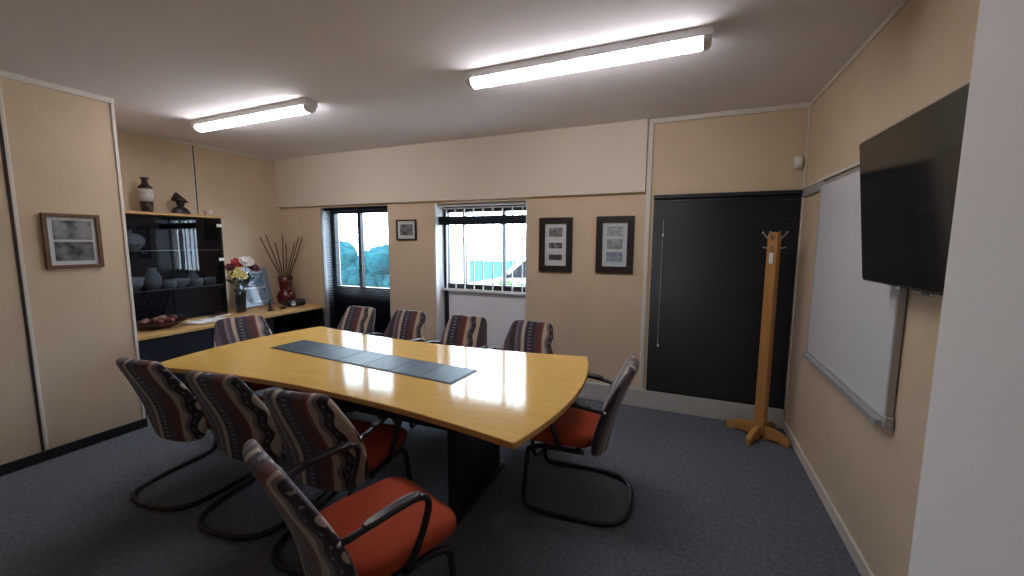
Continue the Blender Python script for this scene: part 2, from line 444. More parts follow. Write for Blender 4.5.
# raised blind of window 2
r = thing('venetian_blind', 'raised black venetian blind bunched up at the top of the middle window', 'blind', (-2.02, YB + .075, 1.722), 0, 'venetian blinds')
def rb(nm, p, m, bev=.003):
    l = r.location; bm = bmesh.new(); bx(bm, p[0] - l.x, p[1] - l.x, p[2] - l.y, p[3] - l.y, p[4] - l.z, p[5] - l.z); return obj(nm, bm, m, r, bevel=bev)
rb('headrail', (W2[0] + .015, W2[1] - .015, YB + .055, YB + .095, 1.922, 1.954), M['alu'])
bm = bmesh.new(); l = r.location
for i in range(18):
    z = 1.739 + i * .0042
    bx(bm, W2[0] + .018 - l.x, W2[1] - .018 - l.x, YB + .0625 - l.y, YB + .0875 - l.y, z - l.z, z + .003 - l.z)
obj('slats', bm, M['slatblue'], r)
rb('bottom_rail', (W2[0] + .016, W2[1] - .016, YB + .061, YB + .089, 1.722, 1.738), M['slatblue'])
for f in (.14, .5, .86):
    xx = W2[0] + (W2[1] - W2[0]) * f
    bm = bmesh.new(); tube(bm, [(xx - l.x, 0, 1.738 - l.z), (xx - l.x, 0, 1.925 - l.z)], .0015, 6); obj('lift_cord', bm, M['slatblue'], r)

# ------------------------------------------------------------------ ceiling lights
def lamp(label, p0, p1):
    p0, p1 = Vector(p0), Vector(p1); d = p1 - p0; L_ = d.length; mid = (p0 + p1) / 2
    t = thing('ceiling_light', label, 'ceiling light', (mid.x, mid.y, H), math.atan2(d.y, d.x), 'fluorescent ceiling lights')
    h = L_ / 2
    bm = bmesh.new()
    prof = [(-.052, 0), (-.052, -.044), (.052, -.044), (.052, 0)]
    loft(bm, [[(-h - .03, y, z) for y, z in prof], [(h + .03, y, z) for y, z in prof]])
    obj('base', bm, M['lampwhite'], t)
    bm = bmesh.new(); prof = [(-.047, -.0445)] + [(-.049 * math.cos(a), -.056 - .033 * math.sin(a)) for a in [PI * k / 12 for k in range(13)]] + [(.047, -.0445)]
    loft(bm, [[(-h + .012, y, z) for y, z in prof], [(h - .012, y, z) for y, z in prof]])
    obj('diffuser', bm, M['tube'], t, smooth=False)
    for s in (-1, 1):
        bm = bmesh.new(); pr = [(y * 1.05, z * 1.03 + .001) for y, z in prof]
        rings = [[(s * (h - .012), y, z) for y, z in pr], [(s * (h + .012), y, z) for y, z in pr],
                 [(s * (h + .026), y * .8, -.046 + (z + .046) * .72) for y, z in pr]]
        if s < 0: rings = rings[::-1]
        loft(bm, rings); obj('end_cap', bm, M['lampwhite'], t)
lamp('long lit fluorescent batten on the ceiling above the table, nearer the coat stand', (-1.295, 2.405, H), (.055, 2.385, H))
lamp('lit fluorescent batten on the ceiling above the display cabinet end of the table', (-4.07, 2.385, H), (-2.68, 2.36, H))

# ------------------------------------------------------------------ conference table
TC = (-1.845, 2.075)
t = thing('conference_table', 'long pale maple boat-shaped conference table with glossy top and black panel legs', 'table', (TC[0], TC[1], 0))
def outline(off=0.):
    pts = []
    for k in range(25):   # near edge, bowed in
        u = -1 + 2 * k / 24; pts.append((1.262 * u, -(.545 + .125 * u * u) + off))
    for k in range(1, 24):
        u = -1 + 2 * k / 24; pts.append((1.262 + .102 * (1 - u * u) - off, .67 * u))
    for k in range(25):
        u = 1 - 2 * k / 24; pts.append((1.262 * u, .545 + .125 * u * u - off))
    for k in range(1, 24):
        u = 1 - 2 * k / 24; pts.append((-1.262 - .102 * (1 - u * u) + off, .67 * u))
    return pts
bm = bmesh.new(); prism(bm, outline(), .708, .740)
for f in bm.faces: f.material_index = 0 if abs(f.normal.z) > .5 else 1
bm.normal_update()
for f in bm.faces: f.material_index = 0 if abs(f.normal.z) > .5 else 1
top = obj('tabletop', bm, [M['table'], M['tedge']], t, bevel=.006, seg=3)
for sx in (-1, 1):
    bm = bmesh.new()
    hw = .285 if sx > 0 else .19; cx_ = .738 if sx > 0 else -.66
    pts = [(-.03, -hw), (.03, -hw), (.03, hw), (-.03, hw)]
    prism(bm, [(cx_ + x, y) for x, y in pts], .03, .708)
    lg = obj('panel_leg', bm, M['tblack'], t, bevel=.008)
    bm = bmesh.new(); prism(bm, [(cx_ + x * 1.7, y * 1.1) for x, y in pts], 0, .03); obj('foot_plate', bm, M['tblack'], lg, bevel=.006)
bm = bmesh.new(); bx(bm, -.630, .708, -.02, .02, .36, .66); obj('modesty_panel', bm, M['tblack'], t, bevel=.004)
# runner on the table
tr = thing('table_runner', 'slate blue leather runner with dark edging lying along the table top', 'table runner', (-1.97, 2.082, .7402), math.radians(-4.6))
bm = bmesh.new()
for i in range(7):
    x0 = -.815 + i * 1.63 / 7; x1 = x0 + 1.63 / 7 - .004
    bx(bm, x0, x1, -.128, .128, .0006, .0052)
obj('panels', bm, M['runner'], tr, bevel=.0015)
bm = bmesh.new(); bx(bm, -.826, .826, -.139, .139, 0, .0035); obj('edging', bm, M['runedge'], tr, bevel=.001)

# ------------------------------------------------------------------ chairs
def chair_backprofile(v):
    """centre line of the back, v 0 bottom .. 1 top -> (y, z)"""
    P = [(-.238, .335), (-.252, .43), (-.280, .54), (-.318, .65), (-.362, .76), (-.408, .868)]
    s = v * (len(P) - 1); i = min(int(s), len(P) - 2); f = s - i
    p0 = P[max(i - 1, 0)]; p1 = P[i]; p2 = P[i + 1]; p3 = P[min(i + 2, len(P) - 1)]
    return tuple(.5 * (2 * p1[k] + (-p0[k] + p2[k]) * f + (2 * p0[k] - 5 * p1[k] + 4 * p2[k] - p3[k]) * f * f + (-p0[k] + 3 * p1[k] - 3 * p2[k] + p3[k]) * f ** 3) for k in (0, 1))
def make_chair():
    c = thing('conference_chair', '', 'chair')
    # seat
    bm = bmesh.new(); rings = []
    NS = 40
    def sq(a, e=.42):
        ca, sa = math.cos(a), math.sin(a)
        return (abs(ca) ** e * (1 if ca >= 0 else -1), abs(sa) ** e * (1 if sa >= 0 else -1))
    for k, (sc, z, dz) in enumerate([(.50, .384, 0), (.84, .386, 0), (.95, .398, 0), (1., .424, 0), (1., .450, 0), (.965, .468, 0), (.90, .478, 0), (.70, .484, 0), (.35, .482, 0), (.08, .481, 0)]):
        ring = []
        for i in range(NS):
            x, y = sq(2 * PI * i / NS)
            wx = .230 * (1 - .05 * (1 - y) / 2)
            X = x * wx * sc; Y = .010 + y * .230 * sc
            zz = z - .022 * max(0, (Y - .10) / .14) ** 2 - (.006 if sc > .6 else .010) * (1 - abs(x)) * (1 if z > .46 else 0)
            ring.append((X, Y, zz))
        rings.append(ring)
    loft(bm, rings); obj('seat', bm, M['red'], c, smooth=True)
    # back
    bm = bmesh.new(); rings = []; NV = 34; NU = 32
    for j in range(NV + 1):
        v = j / NV
        y, z = chair_backprofile(v)
        y2, z2 = chair_backprofile(min(v + .02, 1)); y1, z1 = chair_backprofile(max(v - .02, 0))
        tv = Vector((0, y2 - y1, z2 - z1)).normalized(); nv = Vector((0, -tv.z, tv.y))   # nv points to the rear
        zt = max(0, (z - .61) / .26)
        w = .236 - .060 * min(zt, 1) ** 1.1
        dtop = (1 - v) / .10; dbot = v / .26
        if dtop < 1: w *= .68 + .32 * math.sqrt(max(0, 1 - (1 - dtop) ** 2))
        if dbot < 1: w *= .50 + .50 * math.sqrt(max(0, 1 - (1 - dbot) ** 2))
        th = .034 * (1 - .14 * v)
        d2 = min((1 - v) / .05, v / .05, 1); th *= .45 + .55 * math.sqrt(max(0, 1 - (1 - d2) ** 2))
        ring = []
        for i in range(NU):
            a = 2 * PI * i / NU; ca, sa = math.cos(a), math.sin(a)
            px = abs(ca) ** .62 * (1 if ca >= 0 else -1); pt = abs(sa) ** .8 * (1 if sa >= 0 else -1)
            dish = -.042 * px * px * (.35 + .65 * math.sin(PI * min(.12 + v * .95, 1)))       # edges come forward
            p = Vector((px * w, y, z)) + nv * (pt * th + dish)
            ring.append(p)
        rings.append(ring)
    loft(bm, rings); bk = obj('backrest', bm, M['stripe'], c, smooth=True)
    # cantilever frame
    bm = bmesh.new()
    half = [(.205, -.16, .374), (.205, .02, .374), (.208, .10, .370), (.214, .155, .345), (.220, .165, .28), (.230, .172, .17), (.242, .178, .08), (.252, .162, .030),
            (.262, .10, .0165), (.267, .0, .0155), (.268, -.12, .0155), (.258, -.25, .0155), (.222, -.345, .0155), (.135, -.398, .0155), (0, -.412, .0155)]
    path = half + [(-x, y, z) for x, y, z in half[-2::-1]]
    tube(bm, smooth_path(path, 5), .0145, 10); fr = obj('cantilever_frame', bm, M['bmetal'], c, smooth=True)
    bm = bmesh.new(); bx(bm, -.205, .205, -.14, -.11, .370, .388); bx(bm, -.205, .205, .04, .07, .370, .388); obj('seat_bracket', bm, M['bmetal'], fr)
    bm = bmesh.new(); tube(bm, smooth_path([(0, -.05, .380), (0, -.17, .372), (0, -.225, .372)], 5), .004, 8, rx=.03); obj('back_support', bm, M['bmetal'], fr, smooth=True)
    # arms
    for s in (-1, 1):
        bm = bmesh.new()
        pth = [(.205, -.262, .622), (.230, -.262, .630), (.246, -.240, .640), (.252, -.17, .652), (.256, -.09, .660), (.258, -.02, .663), (.259, .022, .652), (.259, .036, .615), (.255, .018, .54), (.246, -.012, .46), (.232, -.03, .395), (.205, -.035, .374)]
        tube(bm, smooth_path([(x * s, y, z) for x, y, z in pth], 5), .0115, 10, rx=.013)
        ar = obj('armrest', bm, M['bmetal'], c, smooth=True)
        bm = bmesh.new(); rings = []
        for k in range(11):
            f = k / 10; y = -.200 + .20 * f
            z = .6480 + .0140 * math.sin(min(f * 1.2, 1) * PI / 2) + .011
            wd = .0215 * (1 - abs(2 * f - 1) ** 6 * .45)
            rings.append([(s * .255 + wd * q[0], y, z + .0085 * q[1]) for q in ((-1, -1), (1, -1), (1, .3), (.7, 1), (-.7, 1), (-1, .3))])
        loft(bm, rings); obj('arm_pad', bm, M['barm'], ar, smooth=False, bevel=.002)
        bm = bmesh.new(); lathe(bm, [(.0005, .007), (.008, .006), (.011, .003), (.011, 0)], 12)
        bmesh.ops.rotate(bm, verts=bm.verts, cent=(0, 0, 0), matrix=Matrix.Rotation(s * PI / 2, 3, 'Y'))
        bmesh.ops.translate(bm, verts=bm.verts, vec=(s * .238, -.268, .632))
        o = obj('arm_bolt', bm, M['chrome'], ar, smooth=True); o['label'] = 'chrome arm bolt'
    return c
def place_chair(c, x, y, yaw, label, shift, wave):
    c.location = (x, y, 0); c.rotation_euler = (0, 0, math.radians(yaw)); c['label'] = label; c['group'] = 'conference chairs around the table'
    for ch in c.children:
        if ch.name.startswith('backrest'): ch['stripe_shift'] = shift; ch['stripe_wave'] = wave
CH = [
 (-2.990, 2.765, 180, 'striped conference chair on the window side, first from the cabinet, before the glazed door', .40, .004),
 (-2.415, 2.785, 178, 'striped conference chair on the window side of the table, under the smallest picture', .27, .012),
 (-1.740, 2.765, 182, 'striped conference chair standing before the clear window with burglar bars', .43, .004),
 (-1.150, 2.755, 178, 'striped conference chair on the window side, nearest the two black framed pictures', .25, .014),
 (-3.180, 2.175, -106, 'striped conference chair at the cabinet end of the table', .25, .010),
 (-2.815, 1.595, 6, 'striped conference chair on the near side of the table, closest to the left wall', .23, .022),
 (-2.205, 1.610, 7, 'striped conference chair on the near side, second from the left wall', .25, .02),
 (-1.600, 1.595, 8, 'striped conference chair on the near side, partly hidden behind the pulled-out chair', .29, .016),
 (-1.035, 1.158, -20, 'nearest striped conference chair, pulled out and angled, its orange seat fully showing', .23, .024),
 (-.625, 2.305, 93, 'striped conference chair at the table end nearest the coat stand', .36, .012),
]
proto = make_chair()
for i, a in enumerate(CH):
    place_chair(proto if i == 0 else dup(proto), *a)

# ------------------------------------------------------------------ niche furniture on the left
WZ = .72
bc = thing('base_cupboard', 'dark blue base cupboard under the left end of the wooden worktop', 'cupboard', (-4.6, 2.45, 0))
def rp(root, name, p, mat, bevel=.002, parent=None):
    l = root.location; bm = bmesh.new(); bx(bm, p[0] - l.x, p[1] - l.x, p[2] - l.y, p[3] - l.y, p[4] - l.z, p[5] - l.z)
    return obj(name, bm, mat, parent or root, bevel=bevel)
rp(bc, 'carcass', (-5.0, -4.255, 1.79, 3.10, .06, WZ - .03), M['navy'])
rp(bc, 'plinth', (-4.98, -4.30, 1.80, 3.09, 0, .06), M['cabin'])
for k in range(2):
    y0 = 1.793 + k * .655
    d = rp(bc, 'door', (-4.254, -4.236, y0, y0 + .649, .065, WZ - .034), M['navy'])
wt = thing('worktop', 'wooden worktop running along the niche under the display cabinet to the back corner', 'worktop', (-4.6, 2.8, WZ))
bm = bmesh.new(); bx(bm, -5.005 + 4.6, -4.19 + 4.6, 1.785 - 2.8, 3.80 - 2.8, -.03, 0); obj('top_board', bm, M['shelfwood'], wt, bevel=.003)
bm = bmesh.new(); bx(bm, -4.98 + 4.6, -4.23 + 4.6, 3.755 - 2.8, 3.785 - 2.8, -WZ, -.03); obj('end_panel', bm, M['cabin'], wt, bevel=.002)
bm = bmesh.new(); bx(bm, -5.0 + 4.6, -4.985 + 4.6, 3.105 - 2.8, 3.755 - 2.8, -WZ + .08, -.03); obj('back_panel', bm, M['cabin'], wt)

DX = -4.72; DY0, DY1 = 1.80, 2.915; DZ1 = 1.806
dc = thing('display_cabinet', 'dark display cabinet with smoked glass doors standing on the wooden worktop', 'cabinet', (-4.86, 2.36, WZ))
rp(dc, 'back_board', (-5.0, -4.99, DY0, DY1, WZ, DZ1 - .025), M['cabin'])
rp(dc, 'side_panel', (-4.99, DX - .012, DY0, DY0 + .018, WZ, DZ1 - .025), M['cabin'])
rp(dc, 'side_panel', (-4.99, DX - .012, DY1 - .018, DY1, WZ, DZ1 - .025), M['cabin'])
rp(dc, 'floor_board', (-4.99, DX - .012, DY0 + .018, DY1 - .018, WZ, WZ + .018), M['cabin'])
o = rp(dc, 'top_board', (-5.0, DX + .012, DY0 - .01, DY1 + .012, DZ1 - .025, DZ1), M['shelfwood'], .003); o['label'] = 'pale wood top board'
SH = (1.05, 1.44)
for z in SH:
    q = rp(dc, 'glass_shelf', (-4.985, DX - .03, DY0 + .02, DY1 - .02, z - .008, z), M['shelfglass'], 0)
    rp(dc, 'edge_strip', (DX - .0295, DX - .026, DY0 + .02, DY1 - .02, z - .0085, z + .0005), M['shelfedge'], 0, parent=q)
ymid = 2.30
for k, (y0, y1) in enumerate(((DY0 + .002, ymid - .002), (ymid + .002, DY1 - .002))):
    d = rp(dc, 'glass_door', (DX - .009, DX - .003, y0, y1, WZ + .02, DZ1 - .03), M['smoke'], 0)
    ye = y1 - .03 if k == 1 else y0 + .03
    for zz in ((1.70, 1.33) if k == 1 else (1.70, 1.33)):
        rp(dc, 'hinge_clip', (DX - .002, DX + .006, ye - .028, ye + .028, zz - .016, zz + .016), M['white'], .002, parent=d)
# crockery on the glass shelves
def pot(name, label, cat, x, y, z, prof, mat, seg=22, extra=None):
    bm = bmesh.new(); lathe(bm, prof, seg); o = obj(name, bm, mat, None, loc=(x, y, z + .0008), smooth=True); tag(o, label, cat, 'crockery in the display cabinet'); return o
def bowlp(r, h, t=.006): return [(r * .45, 0), (r * .5, .006), (r * .8, h * .4), (r, h), (r - t, h), (r * .8 - t, h * .45), (r * .3, .012), (.001, .01)]
def jarp(r, h): return [(r * .6, 0), (r * .95, h * .2), (r, h * .45), (r * .75, h * .75), (r * .5, h * .82), (r * .55, h), (r * .45, h), (r * .4, h * .8), (.001, h * .3)]
def cupp(r, h): return [(r * .7, 0), (r * .85, h * .1), (r, h * .5), (r, h), (r - .004, h), (r - .006, h * .3), (.001, .008)]
xs = -4.855
def tureen(x, y, z, label, r=.115):
    t_ = thing('tureen', label, 'tureen', (x, y, z + .0008), 0, 'crockery in the display cabinet')
    bm = bmesh.new(); lathe(bm, [(r * .5, 0), (r * .55, .008), (r * .95, r * .5), (r, r * .85), (r - .006, r * .85), (.001, .012)], 24); obj('bowl', bm, M['china'], t_, smooth=True)
    bm = bmesh.new(); lathe(bm, [(r * 1.02, r * .86), (r * .9, r * 1.15), (r * .5, r * 1.45), (r * .16, r * 1.52), (r * .12, r * 1.6), (r * .2, r * 1.72), (r * .1, r * 1.8), (.001, r * 1.8)], 24, cap=False); obj('lid', bm, M['china'], t_, smooth=True)
tureen(xs, 2.15, SH[1], 'pale lidded tureen on the upper glass shelf of the display cabinet', .108)
pot('serving_bowl', 'tall pale bowl at the left end of the middle glass shelf', 'bowl', xs, 2.13, SH[0], bowlp(.10, .13), M['china'])
pot('stoneware_jar', 'stoneware jar behind the bowls on the middle glass shelf, left door', 'jar', xs - .045, 2.315, SH[0], jarp(.075, .21), M['chinagrey'])
pot('cup', 'small pale cup next to the tall bowl behind the left glass door', 'cup', xs + .05, 2.42, SH[0], cupp(.05, .085), M['china'])
pot('serving_bowl', 'wide pale bowl on the middle glass shelf, just right of the door gap', 'bowl', xs - .015, 2.55, SH[0], bowlp(.085, .085), M['china'])
pot('cup', 'pale cup on the middle shelf, left of the two right-hand cups', 'cup', xs + .06, 2.665, SH[0], cupp(.052, .085), M['china'])
pot('stoneware_jar', 'dark round jar standing behind the cups on the middle shelf', 'jar', xs - .06, 2.69, SH[0], jarp(.058, .16), M['chinagrey'])
pot('cup', 'pale cup nearest the right side of the display cabinet', 'cup', xs + .03, 2.81, SH[0], cupp(.05, .085), M['chinagrey'])

# things on top of the display cabinet
v = thing('vase', 'tall dark brown vase with a cream band on top of the display cabinet', 'vase', (-4.86, 2.31, DZ1 + .0006))
bm = bmesh.new(); lathe(bm, [(0.0396, 0), (0.0432, .006), (0.0490, .05), (0.0540, .105)], 28); obj('lower_body', bm, M['vasedark'], v, smooth=True)
bm = bmesh.new(); lathe(bm, [(0.0541, .105), (0.0583, .16), (0.0598, .20), (0.0576, .226)], 28); o = obj('band', bm, M['vaseband'], v, smooth=True); o['label'] = 'cream patterned band'
bm = bmesh.new(); lathe(bm, [(0.0576, .226), (0.0504, .250), (0.0324, .268), (0.0259, .285), (0.0259, .312), (0.0374, .332), (0.0360, .335), (0.0216, .31), (0.0010, .25)], 28); obj('neck', bm, M['vasedark'], v, smooth=True)
fg = thing('figurine', 'dark bronze bust figurine with a pointed conical hat on the display cabinet', 'figurine', (-4.86, 2.60, DZ1 + .0006))
bm = bmesh.new(); rings = []
for r_, z_ in ((.086, 0), (.088, .01), (.080, .035), (.060, .062), (.034, .078), (.028, .090)):
    rings.append([(r_ * .62 * math.cos(a), r_ * math.sin(a), z_) for a in [2 * PI * k / 24 for k in range(24)]])
loft(bm, rings); obj('shoulders', bm, M['bronze'], fg, smooth=True)
bm = bmesh.new(); blob(bm, (.006, 0, .115), .040, .95, .9, 1.15); blob(bm, (.045, 0, .112), .009, .8, .7, 1.2, sub=1); blob(bm, (.002, .037, .113), .010, .7, .4, 1.2, sub=1); blob(bm, (.002, -.037, .113), .010, .7, .4, 1.2, sub=1); obj('head', bm, M['bronze'], fg, smooth=True)
bm = bmesh.new(); lathe(bm, [(.066, .130), (.070, .136), (.058, .160), (.036, .186), (.014, .214), (.001, .219)], 24)
for vv in bm.verts: vv.co.y -= max(0, vv.co.z - .13) * .35; vv.co.z += vv.co.y * -.12
obj('hat', bm, M['bronze'], fg, smooth=True)
cd = thing('tealight_holder', 'small pale glass tealight holder at the right end of the cabinet top', 'candle holder', (-4.82, 2.845, DZ1 + .0006))
bm = bmesh.new(); lathe(bm, [(.032, 0), (.038, .004), (.042, .062), (.039, .062), (.035, .012), (.001, .010)], 20); obj('glass_cup', bm, M['pink'], cd, smooth=True)
bm = bmesh.new(); lathe(bm, [(.030, .011), (.033, .042), (.001, .044)], 16); obj('candle', bm, M['candle'], cd, smooth=True)

# things on the worktop
BX, BY = -4.50, 2.15
bw = thing('bowl', 'wide dark red bowl of dried pods on the left end of the worktop', 'bowl', (BX, BY, WZ + .0006))
bm = bmesh.new(); lathe(bm, [(.085, 0), (.09, .008), (.15, .028), (.205, .056), (.21, .062), (.203, .062), (.148, .036), (.08, .016), (.001, .014)], 32); obj('dish', bm, M['bowl'], bw, smooth=True)
names = ['at the left rim', 'behind the left rim', 'in the middle front', 'in the middle', 'at the back', 'on top of the heap', 'right of the middle', 'at the right rim', 'at the right front']
pp = [(-.01, -.115), (-.07, -.07), (.075, -.035), (0, -.02), (-.09, .02), (.02, .02), (.045, .075), (-.02, .125), (.10, .03)]
for i, (px, py) in enumerate(pp):
    rr = .025 + .004 * (i % 3); rad = math.hypot(px, py); zc = .019 + rad * .26 + rr * .82 + (.036 if i == 5 else 0)
    bm = bmesh.new(); blob(bm, (0, 0, 0), rr, 1.0, 1.15, .82, .06)
    o = obj('dried_pod', bm, M['podred'] if i in (2, 7, 8) else M['pod'], None, loc=(BX + px, BY + py, WZ + zc), rot=(0, 0, i * .7), smooth=True)
    tag(o, ('dark red dried pod %s of the wide bowl' if i in (2, 7, 8) else 'pale brown dried pod %s of the wide bowl') % names[i].replace('in the', 'at the'), 'dried pod', 'dried pods in the bowl')
for i, (x, y, rz, lab) in enumerate(((-4.43, 2.515, .15, 'white paper sheet at the bottom of the pile on the worktop'), (-4.45, 2.54, -.12, 'white paper sheet in the middle of the worktop pile'), (-4.42, 2.50, .38, 'topmost white paper sheet on the worktop, lying askew with a lifted corner'))):
    bm = bmesh.new(); N_ = 9; 
    g0 = [[bm.verts.new((-.105 + .21 * p / N_, -.1485 + .297 * q / N_, .0015 + i * .004 + (.010 * max(0, (p + q) / (2 * N_) - .55) ** 1.5 * 3 if i == 2 else 0))) for q in range(N_ + 1)] for p in range(N_ + 1)]
    for p in range(N_):
        for q in range(N_): bm.faces.new((g0[p][q], g0[p + 1][q], g0[p + 1][q + 1], g0[p][q + 1]))
    o = obj('paper_sheet', bm, M['paper'], None, loc=(x, y, WZ), rot=(0, 0, rz)); md = o.modifiers.new('thick', 'SOLIDIFY'); md.thickness = .0012; md.offset = 0
    tag(o, lab, 'paper', 'papers on the worktop')
nb = thing('notebook', 'small dark red notebook behind the papers, against the display cabinet', 'notebook', (-4.62, 2.76, WZ + .0006), .2)
bm = bmesh.new(); bx(bm, -.05, .05, -.09, .09, 0, .003); bx(bm, -.05, .05, -.09, .09, .015, .018); bx(bm, -.05, -.047, -.09, .09, .003, .015); obj('cover', bm, M['bookred'], nb, bevel=.001)
bm = bmesh.new(); bx(bm, -.046, .047, -.087, .087, .0031, .0149); obj('pages', bm, M['paper'], nb)

# flower vases
cv = thing('glass_vase', 'slim clear glass vase beside the display cabinet', 'vase', (-4.60, 2.955, WZ + .0006))
bm = bmesh.new(); lathe(bm, [(.030, 0), (.034, .01), (.031, .12), (.028, .20), (.036, .275), (.032, .275), (.025, .20), (.027, .12), (.030, .02), (.001, .015)], 24); obj('body', bm, M['vaseglass'], cv, smooth=True)
VX, VY = -4.68, 3.035
dv = thing('flower_vase', 'dark straight-sided vase holding the flower bouquet on the worktop', 'vase', (VX, VY, WZ + .0006))
bm = bmesh.new(); lathe(bm, [(.044, 0), (.048, .006), (.053, .12), (.058, .235), (.061, .25), (.056, .25), (.053, .235), (.048, .03), (.001, .02)], 28); obj('body', bm, M['plastic'], dv, smooth=True)
def flower(label, kind, tip, size, mat):
    tip = Vector(tip); q0 = Vector((tip.x - VX, tip.y - VY, 0)); q0 = q0.normalized() * .024 if q0.length > 1e-3 else q0
    base = Vector((VX, VY, WZ + .035)) + q0 * (.6 + .12 * (len([o for o in bpy.data.objects if o.name.startswith(('flower', 'leaf_spray'))]) % 4))
    f = thing('flower' if kind != 'leaf' else 'leaf_spray', label, 'flower' if kind != 'leaf' else 'foliage', tuple(base), 0, 'flower bouquet')
    d = tip - base
    lip = Vector((d.x, d.y, 0)); lip = (lip.normalized() * .022 if lip.length > .02 else lip * .5) + Vector((0, 0, .24))
    bm = bmesh.new(); tube(bm, smooth_path([(0, 0, 0), lip, lip + (d - lip) * .6 + Vector((0, 0, .02)), d], 5), .0025, 6); obj('stem', bm, M['leaf'], f, smooth=True)
    bm = bmesh.new()
    ax = ((d - lip).normalized() + Vector((.9, -.35, .0)) * (0 if kind == 'leaf' else 1)).normalized(); s1 = ax.orthogonal().normalized(); s2 = ax.cross(s1)
    if kind == 'leaf':
        for k in range(9):
            a = k * 2.4; p = lip + (d - lip) * (.25 + .75 * k / 8); dirv = (s1 * math.cos(a) + s2 * math.sin(a) + ax * .7).normalized(); sd = dirv.cross(ax).normalized()
            L_ = size * (1.1 - .05 * k); nrm = dirv.cross(sd)
            vs = [p, p + dirv * L_ * .3 + sd * L_ * .22, p + dirv * L_ * .65 + sd * L_ * .18 + nrm * .006, p + dirv * L_, p + dirv * L_ * .65 - sd * L_ * .18 + nrm * .006, p + dirv * L_ * .3 - sd * L_ * .22]
            bm.faces.new([bm.verts.new(q) for q in vs])
        o = obj('leaves', bm, mat, f); o.modifiers.new('s', 'SOLIDIFY').thickness = .0015
    else:
        for ring, (nn, rr, lift) in enumerate(((8, 1., .15), (7, .75, .5), (5, .45, .85))):
            for k in range(nn):
                a = 2 * PI * k / nn + ring * .4; o_ = (s1 * math.cos(a) + s2 * math.sin(a)); dirv = (o_ + ax * lift).normalized(); sd = ax.cross(o_)
                L_ = size * rr; p = d
                vs = [p + o_ * .004, p + dirv * L_ * .45 + sd * L_ * .33, p + dirv * L_ * .9 + sd * L_ * .26 + ax * L_ * .12, p + dirv * L_ + ax * L_ * .18, p + dirv * L_ * .9 - sd * L_ * .26 + ax * L_ * .12, p + dirv * L_ * .45 - sd * L_ * .33]
                bm.faces.new([bm.verts.new(q) for q in vs])
        o = obj('petals', bm, mat, f); o.modifiers.new('s', 'SOLIDIFY').thickness = .002
        bm = bmesh.new(); blob(bm, d + ax * size * .12, size * .28); obj('flower_centre', bm, mat, f, smooth=True)
flower('cream yellow flower at the front left of the bouquet', 'f', (-4.64, 2.965, 1.17), .085, M['fyellow'])
flower('small cream yellow flower just below the red and white blooms', 'f', (-4.63, 3.035, 1.13), .060, M['fyellow'])
flower('bright red flower on the upper left of the bouquet', 'f', (-4.69, 3.035, 1.275), .075, M['fred'])
flower('white flower at the top of the bouquet', 'f', (-4.66, 3.115, 1.285), .085, M['fwhite'])
flower('dark red flower at the right of the bouquet, before the silver picture frame', 'f', (-4.66, 3.185, 1.215), .078, M['fdark'])
flower('dark maroon flower at the left of the bouquet, close to the cabinet', 'f', (-4.655, 2.925, 1.235), .055, M['fdark'])
flower('spray of dark leaves on the left of the bouquet', 'leaf', (-4.63, 2.90, 1.15), .095, M['leaf'])
flower('spray of blue green leaves on the right of the bouquet', 'leaf', (-4.64, 3.14, 1.13), .100, M['leafblue'])
flower('spray of dark leaves low at the front of the bouquet', 'leaf', (-4.60, 3.03, 1.05), .090, M['leaf'])

# standing picture frame leaning on the wall
pf = thing('picture_frame', 'silver blue picture frame leaning against the wall on the worktop', 'picture frame', (-4.868, 3.385, WZ + .004))
tilt = math.radians(-14)
def pfp(name, y0, y1, z0, z1, x0, x1, mat, parent=None):
    bm = bmesh.new(); bx(bm, x0, x1, y0, y1, z0, z1); bmesh.ops.rotate(bm, verts=bm.verts, cent=(0, 0, 0), matrix=Matrix.Rotation(tilt, 3, 'Y')); return obj(name, bm, mat, parent or pf, bevel=.002)
FW, FH = .19, .49
bm = bmesh.new()
for q in ((-FW, FW, 0, .045), (-FW, FW, FH - .045, FH), (-FW, -FW + .045, .045, FH - .045), (FW - .045, FW, .045, FH - .045)): bx(bm, -.012, .012, *q)
bmesh.ops.rotate(bm, verts=bm.verts, cent=(0, 0, 0), matrix=Matrix.Rotation(tilt, 3, 'Y')); obj('frame', bm, M['silver'], pf, bevel=.002)
pfp('backing', -FW + .04, FW - .04, .04, FH - .04, -.010, -.004, M['matcool'])
M['photo_blue'] = photo_mat('group_photograph', (.02, .03, .05), (.30, .42, .55), 14, 3)
pfp('photograph', -.135, .135, .07, .22, -.004, -.0025, M['photo_blue'])
pfp('photograph', -.135, .135, .245, FH - .07, -.004, -.0025, photo_mat('upper_photograph', (.05, .10, .16), (.30, .45, .58), 9, 5))
pfp('pane', -FW + .045, FW - .045, .045, FH - .045, .002, .004, M['glass'])

